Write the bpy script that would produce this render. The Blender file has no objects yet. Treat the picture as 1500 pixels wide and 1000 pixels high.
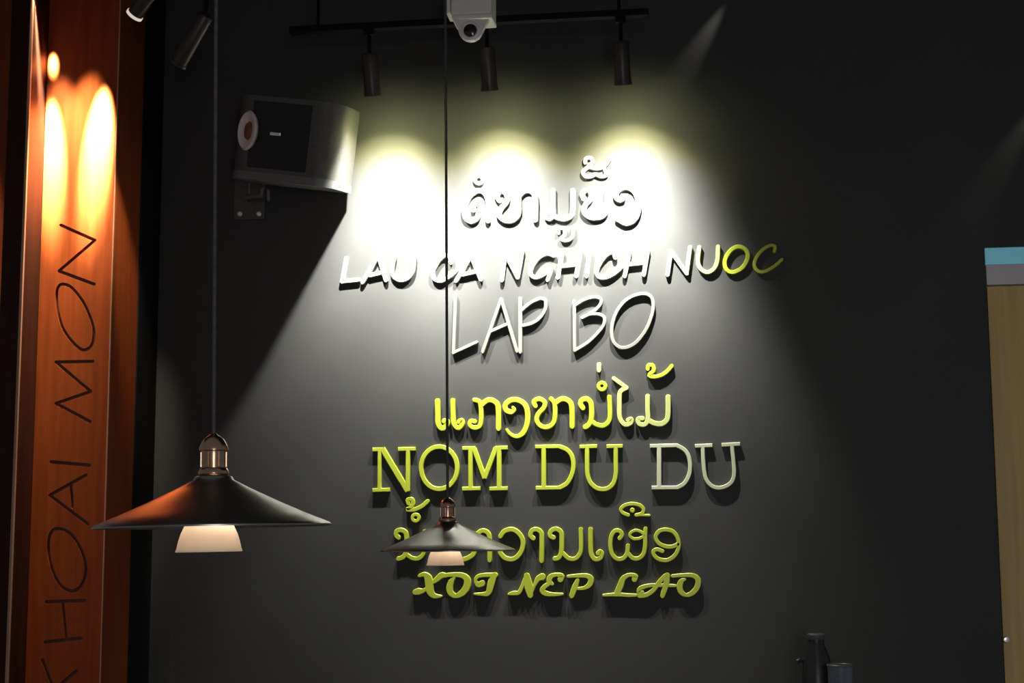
import bpy, bmesh, math, random
from mathutils import Vector, Matrix

random.seed(7)
SC = bpy.context.scene
COL = SC.collection
PI = math.pi

# ------------------------------------------------------------------ camera
F = 2200.0                       # focal length in pixels of the 1500 x 1000 frame
CAM = Vector((0.0, -5.5, 1.5))   # the lettered wall is the plane y = 0
YAW, PITCH, ROLL = math.radians(7.6), math.radians(7.4), math.radians(0.28)
cam_d = bpy.data.cameras.new('camera')
cam_d.sensor_width = 36.0
cam_d.lens = F / 1500.0 * 36.0
cam_d.clip_start = 0.05
cam = bpy.data.objects.new('camera', cam_d)
COL.objects.link(cam)
fwd = Vector((-math.sin(YAW) * math.cos(PITCH), math.cos(YAW) * math.cos(PITCH), math.sin(PITCH)))
right = fwd.cross(Vector((0, 0, 1))).normalized()
up = right.cross(fwd).normalized()
cr, sr = math.cos(ROLL), math.sin(ROLL)
right, up = right * cr - up * sr, up * cr + right * sr
cam.matrix_world = Matrix((
    (right.x, up.x, -fwd.x, CAM.x), (right.y, up.y, -fwd.y, CAM.y),
    (right.z, up.z, -fwd.z, CAM.z), (0, 0, 0, 1)))
SC.camera = cam

# ------------------------------------------------------------------ world, exposure
world = bpy.data.worlds.new('room_glow')
SC.world = world
world.use_nodes = True
bg = world.node_tree.nodes['Background']
bg.inputs[0].default_value = (0.93, 0.97, 1.0, 1)
bg.inputs[1].default_value = 0.12
SC.view_settings.view_transform = 'Standard'
SC.view_settings.look = 'None'
SC.view_settings.exposure = 0.0
SC.view_settings.gamma = 1.0
SC.view_settings.use_curve_mapping = False
SC.cycles.use_denoising = True
SC.cycles.max_bounces = 8

# soft fill added far behind the camera, standing in for the rest of the room
fd = bpy.data.lights.new('room_fill', 'AREA')
fd.shape = 'RECTANGLE'
fd.size, fd.size_y = 1.1, 1.5
fd.energy = 34.0
fd.color = (1.0, 0.97, 0.95)
fo = bpy.data.objects.new('room_fill', fd)
COL.objects.link(fo)
fo.location = (0.9, -7.7, 1.45)
fo.rotation_euler = (math.radians(90), 0, 0)

# light settings used by the lamps further down
WASH_W, WASH_TILT = 880.0, 40.0
SPILL_W = 7.0
HEAD_W, DOWN_W, DOWN_SPILL_W = 120.0, 8600.0, 420.0
STREAK_W = 8.0
WASH_COL = (1.0, 0.99, 0.93)
SPILL_COL = (0.95, 1.0, 0.45)
COLUMN_COL = (1.0, 0.86, 0.62)


def at(px, py, Y):
    """point on the plane y = Y that the photograph shows at (px, py)"""
    d = fwd + right * ((px - 750.0) / F) + up * ((500.0 - py) / F)
    return CAM + d * ((Y - CAM.y) / d.y)


# ------------------------------------------------------------------ materials
def mat(name, color, rough=0.5, metal=0.0, noise=None, bump=None, coat=0.0, spec=0.5, emit=None, trans=0.0, alpha=1.0):
    m = bpy.data.materials.new(name)
    m.use_nodes = True
    nt = m.node_tree
    b = nt.nodes['Principled BSDF']
    b.inputs['Base Color'].default_value = (*color, 1)
    b.inputs['Roughness'].default_value = rough
    b.inputs['Metallic'].default_value = metal
    b.inputs['Specular IOR Level'].default_value = spec
    b.inputs['Coat Weight'].default_value = coat
    b.inputs['Transmission Weight'].default_value = trans
    if emit:
        b.inputs['Emission Color'].default_value = (*emit[0], 1)
        b.inputs['Emission Strength'].default_value = emit[1]
    if noise or bump:
        tc = nt.nodes.new('ShaderNodeTexCoord')
        mp = nt.nodes.new('ShaderNodeMapping')
        nt.links.new(tc.outputs['Object'], mp.inputs[0])
        nz = nt.nodes.new('ShaderNodeTexNoise')
        nt.links.new(mp.outputs[0], nz.inputs['Vector'])
        nz.inputs['Detail'].default_value = 6
        if noise:
            sc, amt, stretch = noise
            mp.inputs['Scale'].default_value = stretch
            nz.inputs['Scale'].default_value = sc
            r = nt.nodes.new('ShaderNodeValToRGB')
            r.color_ramp.elements[0].position = 0.3
            r.color_ramp.elements[1].position = 0.7
            r.color_ramp.elements[0].color = (*[c * (1 - amt) for c in color], 1)
            r.color_ramp.elements[1].color = (*[min(1, c * (1 + amt)) for c in color], 1)
            nt.links.new(nz.outputs['Fac'], r.inputs[0])
            nt.links.new(r.outputs[0], b.inputs['Base Color'])
        if bump:
            n2 = nt.nodes.new('ShaderNodeTexNoise')
            n2.inputs['Scale'].default_value = bump[0]
            n2.inputs['Detail'].default_value = 5
            nt.links.new(mp.outputs[0], n2.inputs['Vector'])
            bp = nt.nodes.new('ShaderNodeBump')
            bp.inputs['Strength'].default_value = bump[1]
            bp.inputs['Distance'].default_value = 0.002
            nt.links.new(n2.outputs['Fac'], bp.inputs['Height'])
            nt.links.new(bp.outputs[0], b.inputs['Normal'])
    return m


M = {
    'wall': mat('charcoal_wall_paint', (0.050, 0.050, 0.048), 0.6, noise=(3, 0.06, (1, 1, 1)), bump=(160, 0.08), spec=0.3),
    'ceiling': mat('black_ceiling_paint', (0.03, 0.028, 0.025), 0.8, bump=(60, 0.1)),
    'floor': mat('dark_floor', (0.06, 0.05, 0.045), 0.45, noise=(4, 0.2, (1, 1, 1))),
    'black': mat('black_paint', (0.008, 0.008, 0.008), 0.7, spec=0.1, noise=(20, 0.2, (1, 1, 1))),
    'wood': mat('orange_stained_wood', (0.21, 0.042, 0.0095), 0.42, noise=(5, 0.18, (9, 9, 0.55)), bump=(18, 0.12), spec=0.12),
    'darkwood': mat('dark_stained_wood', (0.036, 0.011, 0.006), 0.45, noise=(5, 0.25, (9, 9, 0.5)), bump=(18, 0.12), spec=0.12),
    'inlay': mat('dark_groove', (0.09, 0.022, 0.010), 0.4, noise=(30, 0.2, (1, 1, 1))),  # darker brown than the board around it
    'doorwood': mat('pale_brown_wood', (0.76, 0.50, 0.18), 0.5, noise=(4, 0.16, (7, 7, 0.35)), bump=(14, 0.08)),
    'greytrim': mat('grey_painted_trim', (0.80, 0.77, 0.80), 0.5, noise=(6, 0.05, (1, 1, 1))),
    'bluepane': mat('cyan_backlit_pane', (0.25, 0.6, 0.7), 0.25, noise=(6, 0.08, (1, 1, 4)), emit=((0.22, 0.62, 0.8), 0.22)),
    'yellow': mat('yellow_letter_enamel', (0.47, 0.53, 0.04), 0.38, noise=(20, 0.05, (1, 1, 1))),
    'pale': mat('pale_yellow_letter_enamel', (0.54, 0.56, 0.37), 0.38, noise=(20, 0.05, (1, 1, 1))),
    'lemon': mat('lemon_letter_enamel', (0.52, 0.56, 0.19), 0.38, noise=(20, 0.05, (1, 1, 1))),
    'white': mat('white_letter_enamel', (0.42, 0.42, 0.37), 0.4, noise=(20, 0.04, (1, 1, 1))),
    'cream': mat('dimmed_white_letters', (0.19, 0.19, 0.16), 0.45, noise=(20, 0.04, (1, 1, 1))),  # the letter white darkened for its look under the wash, no separate paint
    'rail': mat('black_rail', (0.006, 0.006, 0.006), 0.8, spec=0.15, noise=(30, 0.2, (1, 1, 1))),
    'lampbody': mat('dark_bronze_lamp_body', (0.05, 0.04, 0.035), 0.4, metal=0.3, noise=(30, 0.15, (1, 1, 1))),
    'lamprim': mat('rim_lit_glow', (0.62, 0.55, 0.5), 0.35, noise=(30, 0.08, (1, 1, 1)), emit=((1.0, 0.84, 0.74), 0.6)),  # rim catching its own lamp's light, put in as emission
    'bead': mat('bead_wood_highlight', (0.40, 0.20, 0.12), 0.35, noise=(6, 0.2, (9, 9, 0.6))),  # bead wood made paler to paint in the edge highlights
    'lens': mat('lamp_lens', (0.8, 0.75, 0.6), 0.2, emit=((1.0, 0.92, 0.7), 3.0)),
    'shade': mat('black_satin_shade', (0.26, 0.25, 0.23), 0.30, metal=0.95, noise=(14, 0.12, (1, 1, 1)), bump=(60, 0.05)),
    'brass': mat('aged_copper', (0.50, 0.31, 0.21), 0.24, metal=1.0, noise=(30, 0.2, (1, 1, 1))),
    'cord': mat('dark_grey_cord', (0.06, 0.055, 0.055), 0.55, noise=(80, 0.3, (1, 1, 1))),
    'speaker': mat('black_speaker_cabinet', (0.08, 0.077, 0.07), 0.5, bump=(220, 0.35), noise=(80, 0.15, (1, 1, 1))),
    'speakergrey': mat('grey_speaker_trim', (0.14, 0.14, 0.135), 0.45, noise=(60, 0.1, (1, 1, 1))),
    'grille': mat('black_grille_cloth', (0.02, 0.019, 0.019), 0.8, bump=(600, 0.5), noise=(300, 0.3, (1, 1, 1))),
    'tweeter': mat('pinkish_white_ring', (0.80, 0.66, 0.66), 0.4, noise=(40, 0.08, (1, 1, 1))),
    'tweeterred': mat('dull_red_dome', (0.22, 0.05, 0.04), 0.45, noise=(40, 0.2, (1, 1, 1))),
    'silver': mat('silver_badge', (0.9, 0.88, 0.84), 0.25, metal=0.6, noise=(60, 0.06, (1, 1, 1))),
    'bolt': mat('bright_bolt', (0.92, 0.85, 0.83), 0.35, metal=0.2, noise=(60, 0.06, (1, 1, 1))),
    'cctv': mat('white_plastic', (0.90, 0.84, 0.82), 0.4, noise=(20, 0.03, (1, 1, 1))),
    'cctvlens': mat('black_lens_glass', (0.02, 0.02, 0.018), 0.12, noise=(50, 0.2, (1, 1, 1))),
    'jug': mat('black_jug_plastic', (0.022, 0.022, 0.023), 0.35, noise=(30, 0.15, (1, 1, 1))),
    'juglid': mat('dark_grey_lid', (0.12, 0.12, 0.12), 0.4, noise=(30, 0.1, (1, 1, 1))),
    'cup': mat('blue_grey_cup', (0.14, 0.18, 0.23), 0.3, noise=(30, 0.1, (1, 1, 3))),
    'counter': mat('dark_counter', (0.03, 0.028, 0.027), 0.5, noise=(8, 0.2, (1, 6, 1))),
}

# frosted glass of the pendants: lit from within, so it lets light through
gm = bpy.data.materials.new('frosted_opal_glass')
gm.use_nodes = True
nt = gm.node_tree
b = nt.nodes['Principled BSDF']
b.inputs['Base Color'].default_value = (0.86, 0.78, 0.70, 1)
b.inputs['Roughness'].default_value = 0.35
tr = nt.nodes.new('ShaderNodeBsdfTranslucent')
tr.inputs[0].default_value = (0.95, 0.84, 0.72, 1)
nz = nt.nodes.new('ShaderNodeTexNoise')
nz.inputs['Scale'].default_value = 12
mr = nt.nodes.new('ShaderNodeMapRange')
mr.inputs['To Min'].default_value = 0.45
mr.inputs['To Max'].default_value = 0.65
nt.links.new(nz.outputs['Fac'], mr.inputs['Value'])
mx = nt.nodes.new('ShaderNodeMixShader')
nt.links.new(mr.outputs[0], mx.inputs[0])
nt.links.new(b.outputs[0], mx.inputs[1])
nt.links.new(tr.outputs[0], mx.inputs[2])
nt.links.new(mx.outputs[0], nt.nodes['Material Output'].inputs[0])
M['opal'] = gm


# ------------------------------------------------------------------ object helpers
def link(name, me, parent=None):
    o = bpy.data.objects.new(name, me)
    COL.objects.link(o)
    if parent is not None:
        o.parent = parent
    return o


def tag(o, label=None, cat=None, group=None, kind=None):
    for k, v in (('label', label), ('category', cat), ('group', group), ('kind', kind)):
        if v:
            o[k] = v
    return o


def obj(name, bm, m, parent=None, smooth=False):
    bmesh.ops.recalc_face_normals(bm, faces=bm.faces[:])
    me = bpy.data.meshes.new(name)
    bm.to_mesh(me)
    bm.free()
    me.materials.append(M[m] if isinstance(m, str) else m)
    if smooth:
        for p in me.polygons:
            p.use_smooth = True
        try:
            me.set_sharp_from_angle(angle=math.radians(38))
        except Exception:
            pass
    return link(name, me, parent)


def empty(name, loc):
    o = bpy.data.objects.new(name, None)
    COL.objects.link(o)
    o.location = loc
    o.empty_display_size = 0.05
    bpy.context.view_layer.update()
    return o


def box(bm, x0, x1, y0, y1, z0, z1, bevel=0.0):
    vs = [bm.verts.new((x, y, z)) for x in (x0, x1) for y in (y0, y1) for z in (z0, z1)]
    fs = [(0, 1, 3, 2), (4, 6, 7, 5), (0, 4, 5, 1), (2, 3, 7, 6), (0, 2, 6, 4), (1, 5, 7, 3)]
    faces = [bm.faces.new([vs[i] for i in f]) for f in fs]
    if bevel:
        es = list({e for f in faces for e in f.edges})
        bmesh.ops.bevel(bm, geom=es, offset=bevel, segments=2, affect='EDGES', profile=0.5)


def boxbm(*a, **k):
    bm = bmesh.new()
    box(bm, *a, **k)
    return bm


def lathe(profile, n=48, closed=False, mtx=None):
    """profile: list of (r, z); revolved round the z axis"""
    bm = bmesh.new()
    rings = []
    for r, z in profile:
        if r < 1e-6:
            rings.append([bm.verts.new((0, 0, z))])
        else:
            rings.append([bm.verts.new((r * math.cos(2 * PI * i / n), r * math.sin(2 * PI * i / n), z)) for i in range(n)])
    pairs = list(zip(rings[:-1], rings[1:]))
    if closed:
        pairs.append((rings[-1], rings[0]))
    for a, c in pairs:
        for i in range(n):
            j = (i + 1) % n
            if len(a) == 1 and len(c) == 1:
                continue
            if len(a) == 1:
                bm.faces.new((a[0], c[i], c[j]))
            elif len(c) == 1:
                bm.faces.new((a[i], c[0], a[j]))
            else:
                bm.faces.new((a[i], c[i], c[j], a[j]))
    if mtx is not None:
        bm.transform(mtx)
    return bm


def tube(pts, r, n=10):
    bm = bmesh.new()
    pts = [Vector(p) for p in pts]
    rings = []
    for i, p in enumerate(pts):
        d = (pts[min(i + 1, len(pts) - 1)] - pts[max(i - 1, 0)]).normalized()
        a = d.cross(Vector((0, 1, 0.013))).normalized()
        c = d.cross(a).normalized()
        rings.append([bm.verts.new(p + a * (r * math.cos(2 * PI * k / n)) + c * (r * math.sin(2 * PI * k / n))) for k in range(n)])
    for A, B in zip(rings[:-1], rings[1:]):
        for k in range(n):
            bm.faces.new((A[k], A[(k + 1) % n], B[(k + 1) % n], B[k]))
    bm.faces.new(rings[0])
    bm.faces.new(rings[-1])
    return bm


def align(axis, loc):
    """matrix that takes +z to axis and the origin to loc"""
    q = Vector((0, 0, 1)).rotation_difference(Vector(axis).normalized())
    return Matrix.Translation(loc) @ q.to_matrix().to_4x4()


# ------------------------------------------------------------------ strokes: cut-out letters
def catmull(pts, ws, closed=False, step=5):
    n = len(pts)
    P, W = [], []
    segs = n if closed else n - 1
    for i in range(segs):
        if closed:
            a, b_, c, d = (pts[(i + k) % n] for k in (-1, 0, 1, 2))
        else:
            a, b_, c, d = pts[max(i - 1, 0)], pts[i], pts[i + 1], pts[min(i + 2, n - 1)]
        w0, w1 = ws[i], ws[(i + 1) % n]
        for k in range(step):
            t = k / step
            t2, t3 = t * t, t * t * t
            P.append(tuple(0.5 * (2 * b_[j] + (c[j] - a[j]) * t + (2 * a[j] - 5 * b_[j] + 4 * c[j] - d[j]) * t2
                                  + (3 * b_[j] - a[j] - 3 * c[j] + d[j]) * t3) for j in (0, 1)))
            W.append(w0 + (w1 - w0) * t)
    if not closed:
        P.append(pts[-1])
        W.append(ws[-1])
    return P, W


def ribbon(bm, path, ws, y_back, y_front, closed=False, round_caps=True, chamfer=0.0018, xz=None):
    """path: px points on the wall plane; a bevelled ribbon between the planes y_back and y_front"""
    conv = xz or (lambda p: at(p[0], p[1], y_front))
    pts = [conv(p) for p in path]
    P = [(v.x, v.z) for v in pts]
    k = (conv((path[0][0] + 1, path[0][1])) - pts[0]).length
    W = [w * k for w in ws]
    if not closed and round_caps:
        def cap(p0, p1, w):
            dx, dz = p0[0] - p1[0], p0[1] - p1[1]
            L = math.hypot(dx, dz) or 1
            dx, dz = dx / L, dz / L
            return [((p0[0] + dx * t * w / 2, p0[1] + dz * t * w / 2), w * math.sqrt(max(1 - t * t, 0.004))) for t in (0.35, 0.65, 0.87, 0.985)]
        a = cap(P[0], P[1], W[0])[::-1]
        e = cap(P[-1], P[-2], W[-1])
        P = [q[0] for q in a] + P + [q[0] for q in e]
        W = [q[1] for q in a] + W + [q[1] for q in e]
    n = len(P)
    rings = []
    for i in range(n):
        if closed:
            q0, q1 = P[(i - 1) % n], P[(i + 1) % n]
        else:
            q0, q1 = P[max(i - 1, 0)], P[min(i + 1, n - 1)]
        tx, tz = q1[0] - q0[0], q1[1] - q0[1]
        L = math.hypot(tx, tz) or 1
        nx, nz_ = -tz / L, tx / L
        h = W[i] / 2
        hi = max(h - chamfer, h * 0.35)
        x, z = P[i]
        s = -1 if y_front < y_back else 1
        ye = y_front - s * chamfer
        rings.append([bm.verts.new(v) for v in (
            (x + nx * h, y_back, z + nz_ * h), (x + nx * h, ye, z + nz_ * h), (x + nx * hi, y_front, z + nz_ * hi),
            (x - nx * hi, y_front, z - nz_ * hi), (x - nx * h, ye, z - nz_ * h), (x - nx * h, y_back, z - nz_ * h))])
    rng = range(n) if closed else range(n - 1)
    for i in rng:
        A, B = rings[i], rings[(i + 1) % n]
        for q in range(6):
            bm.faces.new((A[q], A[(q + 1) % 6], B[(q + 1) % 6], B[q]))
    if not closed:
        bm.faces.new(rings[0])
        bm.faces.new(rings[-1][::-1])


def strokes(bm, ss, y_back, y_front, chamfer=0.0018, xz=None):
    """ss: list of (mode, width, points). modes: c curve, o closed curve, l straight pieces, b straight with square ends"""
    for si, (mode, w, pts) in enumerate(ss):
        ws = [p[2] if len(p) > 2 else w for p in pts]
        pp = [(p[0], p[1]) for p in pts]
        yf = y_front - 0.00004 * si
        if mode == 'c':
            P, W = catmull(pp, ws)
            ribbon(bm, P, W, y_back, yf, chamfer=chamfer, xz=xz)
        elif mode == 'o':
            P, W = catmull(pp, ws, True)
            ribbon(bm, P, W, y_back, yf, closed=True, chamfer=chamfer, xz=xz)
        else:
            for i in range(len(pp) - 1):
                ribbon(bm, pp[i:i + 2], ws[i:i + 2], y_back, yf - 0.00001 * i, round_caps=(mode == 'l'), chamfer=chamfer, xz=xz)


def ring_pts(cx, cy, rx, ry=None, n=10):
    ry = ry or rx
    return [(cx + rx * math.cos(2 * PI * i / n), cy + ry * math.sin(2 * PI * i / n)) for i in range(n)]


# ================================================================== the setting
corner = at(236, 300, 0.0)                     # where the pillar meets the lettered wall
XL = corner.x
door_c = at(1442, 362, 0.0)                    # upper left corner of the doorway
XD, ZD = door_c.x, door_c.z
XR = XD + 1.15
CEIL = 3.62

bm = bmesh.new()                               # wall with a doorway cut out of its right end
outline = [(XL - 0.35, 0), (XD, 0), (XD, ZD), (XR, ZD), (XR, CEIL), (XL - 0.35, CEIL)]
fr = [bm.verts.new((x, 0, z)) for x, z in outline]
bk = [bm.verts.new((x, 0.12, z)) for x, z in outline]
bm.faces.new(fr)
bm.faces.new(bk[::-1])
for i in range(6):
    bm.faces.new((fr[i], fr[(i + 1) % 6], bk[(i + 1) % 6], bk[i]))
wall = tag(obj('wall_back', bm, 'wall'), 'dark grey painted wall behind the lettering', kind='structure')
tag(obj('floor', boxbm(XL - 1.6, XR + 0.6, -7.2, 0.3, -0.1, 0.0), 'floor'), 'dark floor of the room', kind='structure')
tag(obj('ceiling', boxbm(XL - 1.6, XR + 0.6, -3.0, 0.3, CEIL, CEIL + 0.1), 'ceiling'), 'black ceiling above the rail', kind='structure')

# doorway at the right: backlit pane, grey trim, pale wooden leaf
DY = 0.004
tag(obj('window_1', boxbm(XD + 0.002, XR, DY, DY + 0.04, at(1460, 385, DY).z, ZD - 0.002, bevel=0.002), 'bluepane'),
    'narrow cyan glowing pane above the wooden door', kind='structure')
tag(obj('trim_1', boxbm(XD + 0.002, XR, DY - 0.004, DY + 0.05, at(1460, 417, DY).z, at(1460, 387, DY).z, bevel=0.003), 'greytrim'),
    'grey trim bar between the cyan pane and the door', kind='structure')
dz1 = at(1460, 419, DY).z
leaf = tag(empty('door_1', (XD + 0.3, DY + 0.02, 0.0)), 'pale brown wooden door at the right edge', kind='structure')


def child(name, bm, m, parent, smooth=False):
    """mesh given in world space, parented to an unrotated empty"""
    bm.transform(Matrix.Translation(-parent.matrix_world.translation))
    return obj(name, bm, m, parent, smooth)


board_w = 0.144
bx = XD + 0.002
for i in range(8):
    child('board', boxbm(bx + i * board_w + 0.001, bx + (i + 1) * board_w - 0.001, DY, DY + 0.04, 0.02, dz1, bevel=0.0025), 'doorwood', leaf)
kp = at(1470, 936, DY)
child('door_knob', lathe([(0, -0.03), (0.006, -0.03), (0.006, -0.016), (0.011, -0.012), (0.012, -0.004), (0.009, 0.0), (0, 0.001)], 16,
                         mtx=align((0, -1, 0), (kp.x + 0.006, DY - 0.028, kp.z))), 'silver', leaf, True)

# ================================================================== wooden pillar at the left
PY = -0.45                                     # plane of the lettered board
P_l, P_r = at(61, 330, PY).x, at(166, 330, PY).x
PB = -0.20
XS = P_r                                       # its side runs straight back to the wall
pil = tag(empty('pillar', (0.5 * (P_l + P_r), -0.25, 0.0)),
          'orange stained wooden pillar with carved upright lettering beside the dark wall', 'pillar')
ZT = CEIL - 0.005
child('black_core', boxbm(P_l - 0.25, XL, PB, -0.001, 0.0, ZT, bevel=0.003), 'black', pil)
child('side_panel', boxbm(XS - 0.018, XS, PY + 0.004, PB - 0.001, 0.0, ZT, bevel=0.002), 'wood', pil)
FY = -0.58                                     # post that stands proud of the board, left of it
p_edge = P_l - 0.001
p_left = at(4, 330, FY).x
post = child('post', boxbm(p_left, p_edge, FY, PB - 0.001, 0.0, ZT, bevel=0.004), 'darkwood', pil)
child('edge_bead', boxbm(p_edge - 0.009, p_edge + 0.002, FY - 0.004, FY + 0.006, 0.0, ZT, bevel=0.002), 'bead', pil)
child('corner_bead', boxbm(P_r - 0.0003, P_r + 0.0035, PY - 0.0035, PY + 0.0035, 0.0, ZT, bevel=0.001), 'bead', pil)  # thin strip added to carry the highlight along the board's edge
child('back_board', boxbm(p_left - 0.26, p_left - 0.001, PY + 0.05, PB - 0.001, 0.0, ZT, bevel=0.003), 'wood', pil)

K = [
    ('N', [('l', 4.4, [(89, 329.5), (139, 351.7), (86.4, 396.7), (138, 416)])]),
    ('O', [('o', 4.2, [(94, 416), (106, 422), (123, 444), (135, 473), (137.5, 492), (133, 507), (121, 512), (106, 500), (92, 480), (85, 456), (83, 432), (86, 419)])]),
    ('M', [('l', 4.4, [(136, 529), (82, 530), (133, 573), (82, 590.5), (132, 617)])]),
    ('I', [('l', 4.6, [(75, 676), (131, 681)])]),
    ('A', [('l', 4.4, [(126, 695.5), (73, 725), (129, 767)]), ('l', 4.2, [(104, 709.5), (106.5, 743)])]),
    ('O', [('o', 4.2, [(82, 774), (103, 781), (120, 807), (126, 835), (119, 857), (105, 865), (86, 853), (73, 821), (72, 788)])]),
    ('H', [('l', 4.4, [(68, 881), (124, 879)]), ('l', 4.4, [(66, 940), (119, 934)]), ('l', 4.2, [(92, 881), (97, 935)])]),
    ('K', [('l', 4.4, [(60, 1036), (113, 1030)]), ('l', 4.4, [(88, 1032), (62, 966)]), ('l', 4.4, [(80, 1010), (112, 982)])]),
]
pc = pil.matrix_world.translation
board = child('letter_board', boxbm(P_l, P_r - 0.0005, PY, PY + 0.03, 0.0, ZT), 'wood', pil)
cutters = []
ci = 0
for name, ss in K:
    for s in ss:
        pieces = [s] if s[0] in 'oc' else [(s[0], s[1], s[2][i:i + 2]) for i in range(len(s[2]) - 1)]
        for pc_s in pieces:
            cb = bmesh.new()
            strokes(cb, [pc_s], PY + 0.010 + ci * 0.00007, PY - 0.02, chamfer=0.0, xz=lambda p: at(p[0], p[1], PY))
            ci += 1
            bmesh.ops.remove_doubles(cb, verts=cb.verts[:], dist=1e-6)
            bmesh.ops.dissolve_degenerate(cb, edges=cb.edges[:], dist=1e-6)
            cb.transform(Matrix.Translation(-pc))
            cutters.append(obj('groove_cutter', cb, 'inlay', pil))
for c in cutters:
    md = board.modifiers.new('groove', 'BOOLEAN')
    md.operation = 'DIFFERENCE'
    md.solver = 'EXACT'
    md.object = c
dg = bpy.context.evaluated_depsgraph_get()
new_me = bpy.data.meshes.new_from_object(board.evaluated_get(dg))
board.modifiers.clear()
board.data = new_me
for c in cutters:
    me = c.data
    bpy.data.objects.remove(c)
    bpy.data.meshes.remove(me)
for name, ss in K:
    lb = bmesh.new()
    strokes(lb, [(s[0], s[1] * 0.97, s[2]) for s in ss], PY + 0.012, PY + 0.0065, chamfer=0.0005, xz=lambda p: at(p[0], p[1], PY))
    lo = child('carved_letter', lb, 'inlay', board)
    lo.matrix_parent_inverse = Matrix.Identity(4)
    lo['label'] = 'dark carved letter %s' % name
# unseen ceiling downlights added for the light pools on the pillar, above the picture's top edge, close in front of its boards
DL = []
for dpx, dY, apx, aim in ((160, PY, 145, 200), (69, PY, 76, 215), (-60, PY + 0.05, -60, 150)):
    q = at(dpx, 200, dY)
    DL.append((Vector((q.x, dY - 0.13, CEIL - 0.16)), at(apx, aim, dY)))
    child('downlight', lathe([(0, 0.16), (0.018, 0.16), (0.018, 0.012), (0.016, 0.010), (0.015, 0.03), (0, 0.032)], 28, mtx=Matrix.Translation(DL[-1][0])), 'lampbody', pil, True)

# ================================================================== cut-out letters on the wall
YF = -0.013


def letters(group, rows):
    for nm, cat, label, m, ss in rows:
        b_ = bmesh.new()
        strokes(b_, ss, 0.0, YF)
        cx = sum(v.co.x for v in b_.verts) / len(b_.verts)
        cz = sum(v.co.z for v in b_.verts) / len(b_.verts)
        b_.transform(Matrix.Translation((-cx, 0, -cz)))
        o = obj(nm, b_, m)
        o.location = (cx, 0, cz)
        tag(o, label, cat, group)


W1 = 7.5
G1 = 'letters of the topmost Lao line'
letters(G1, [
    ('lao_letter', 'letter', 'white Lao letter under a tiny ring, leftmost in the topmost line', 'white', [
        ('c', W1, [(694, 307), (699, 301), (701, 310), (698, 320), (690, 324), (682, 319), (680, 307), (684, 294), (691, 284), (702, 279), (711, 284), (715, 297), (715, 323)])]),
    ('lao_vowel_mark', 'letter', 'tiny white ring above the leftmost letter of the topmost line', 'white', [('o', 5, ring_pts(701, 263, 5.5))]),
    ('lao_letter', 'letter', 'wide white Lao letter ending in an arch, second in the topmost line', 'white', [
        ('c', W1, [(731, 293), (728, 286), (734, 280), (742, 284), (742, 295), (734, 305), (731, 315), (740, 323), (752, 322), (759, 313), (760, 298), (759, 280)]),
        ('c', W1, [(760, 287), (768, 280), (778, 280), (784, 290), (784, 322)])]),
    ('lao_letter', 'letter', 'white Lao letter with two tall stems in the middle of the topmost line', 'white', [
        ('c', 7, [(805, 311), (800, 312), (800, 318), (806, 320), (810, 314), (810, 300), (810, 279)]),
        ('c', W1, [(811, 316), (818, 319), (828, 320), (837, 315), (839, 303), (839, 279)])]),
    ('lao_vowel_mark', 'letter', 'small white hooked mark hanging below the topmost line', 'white', [
        ('c', 5, [(818, 341), (819, 335), (826, 335), (827, 343), (822, 350), (830, 352), (838, 347), (839, 334)])]),
    ('lao_letter', 'letter', 'white Lao letter under a double curl, fifth shape of the topmost line', 'white', [
        ('c', W1, [(855, 291), (853, 284), (858, 278), (865, 281), (865, 291), (858, 299), (855, 309), (862, 317), (872, 319), (883, 316), (888, 306), (889, 279)])]),
    ('lao_tone_mark', 'letter', 'white double curl mark standing highest of all the lettering', 'white', [
        ('c', 5.5, [(857, 238), (858, 232), (865, 231), (868, 237), (862, 243), (873, 246), (885, 243), (893, 232)]),
        ('c', 5.5, [(862, 244), (854, 251), (857, 258), (866, 258), (872, 255), (880, 258), (888, 256), (886, 248)])]),
    ('lao_letter', 'letter', 'white hooked Lao letter at the right end of the topmost line', 'white', [
        ('c', W1, [(912, 287), (911, 292), (905, 292), (902, 286), (906, 278), (917, 274), (928, 279), (934, 291), (935, 308), (929, 322), (917, 327), (905, 321)])]),
])

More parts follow.
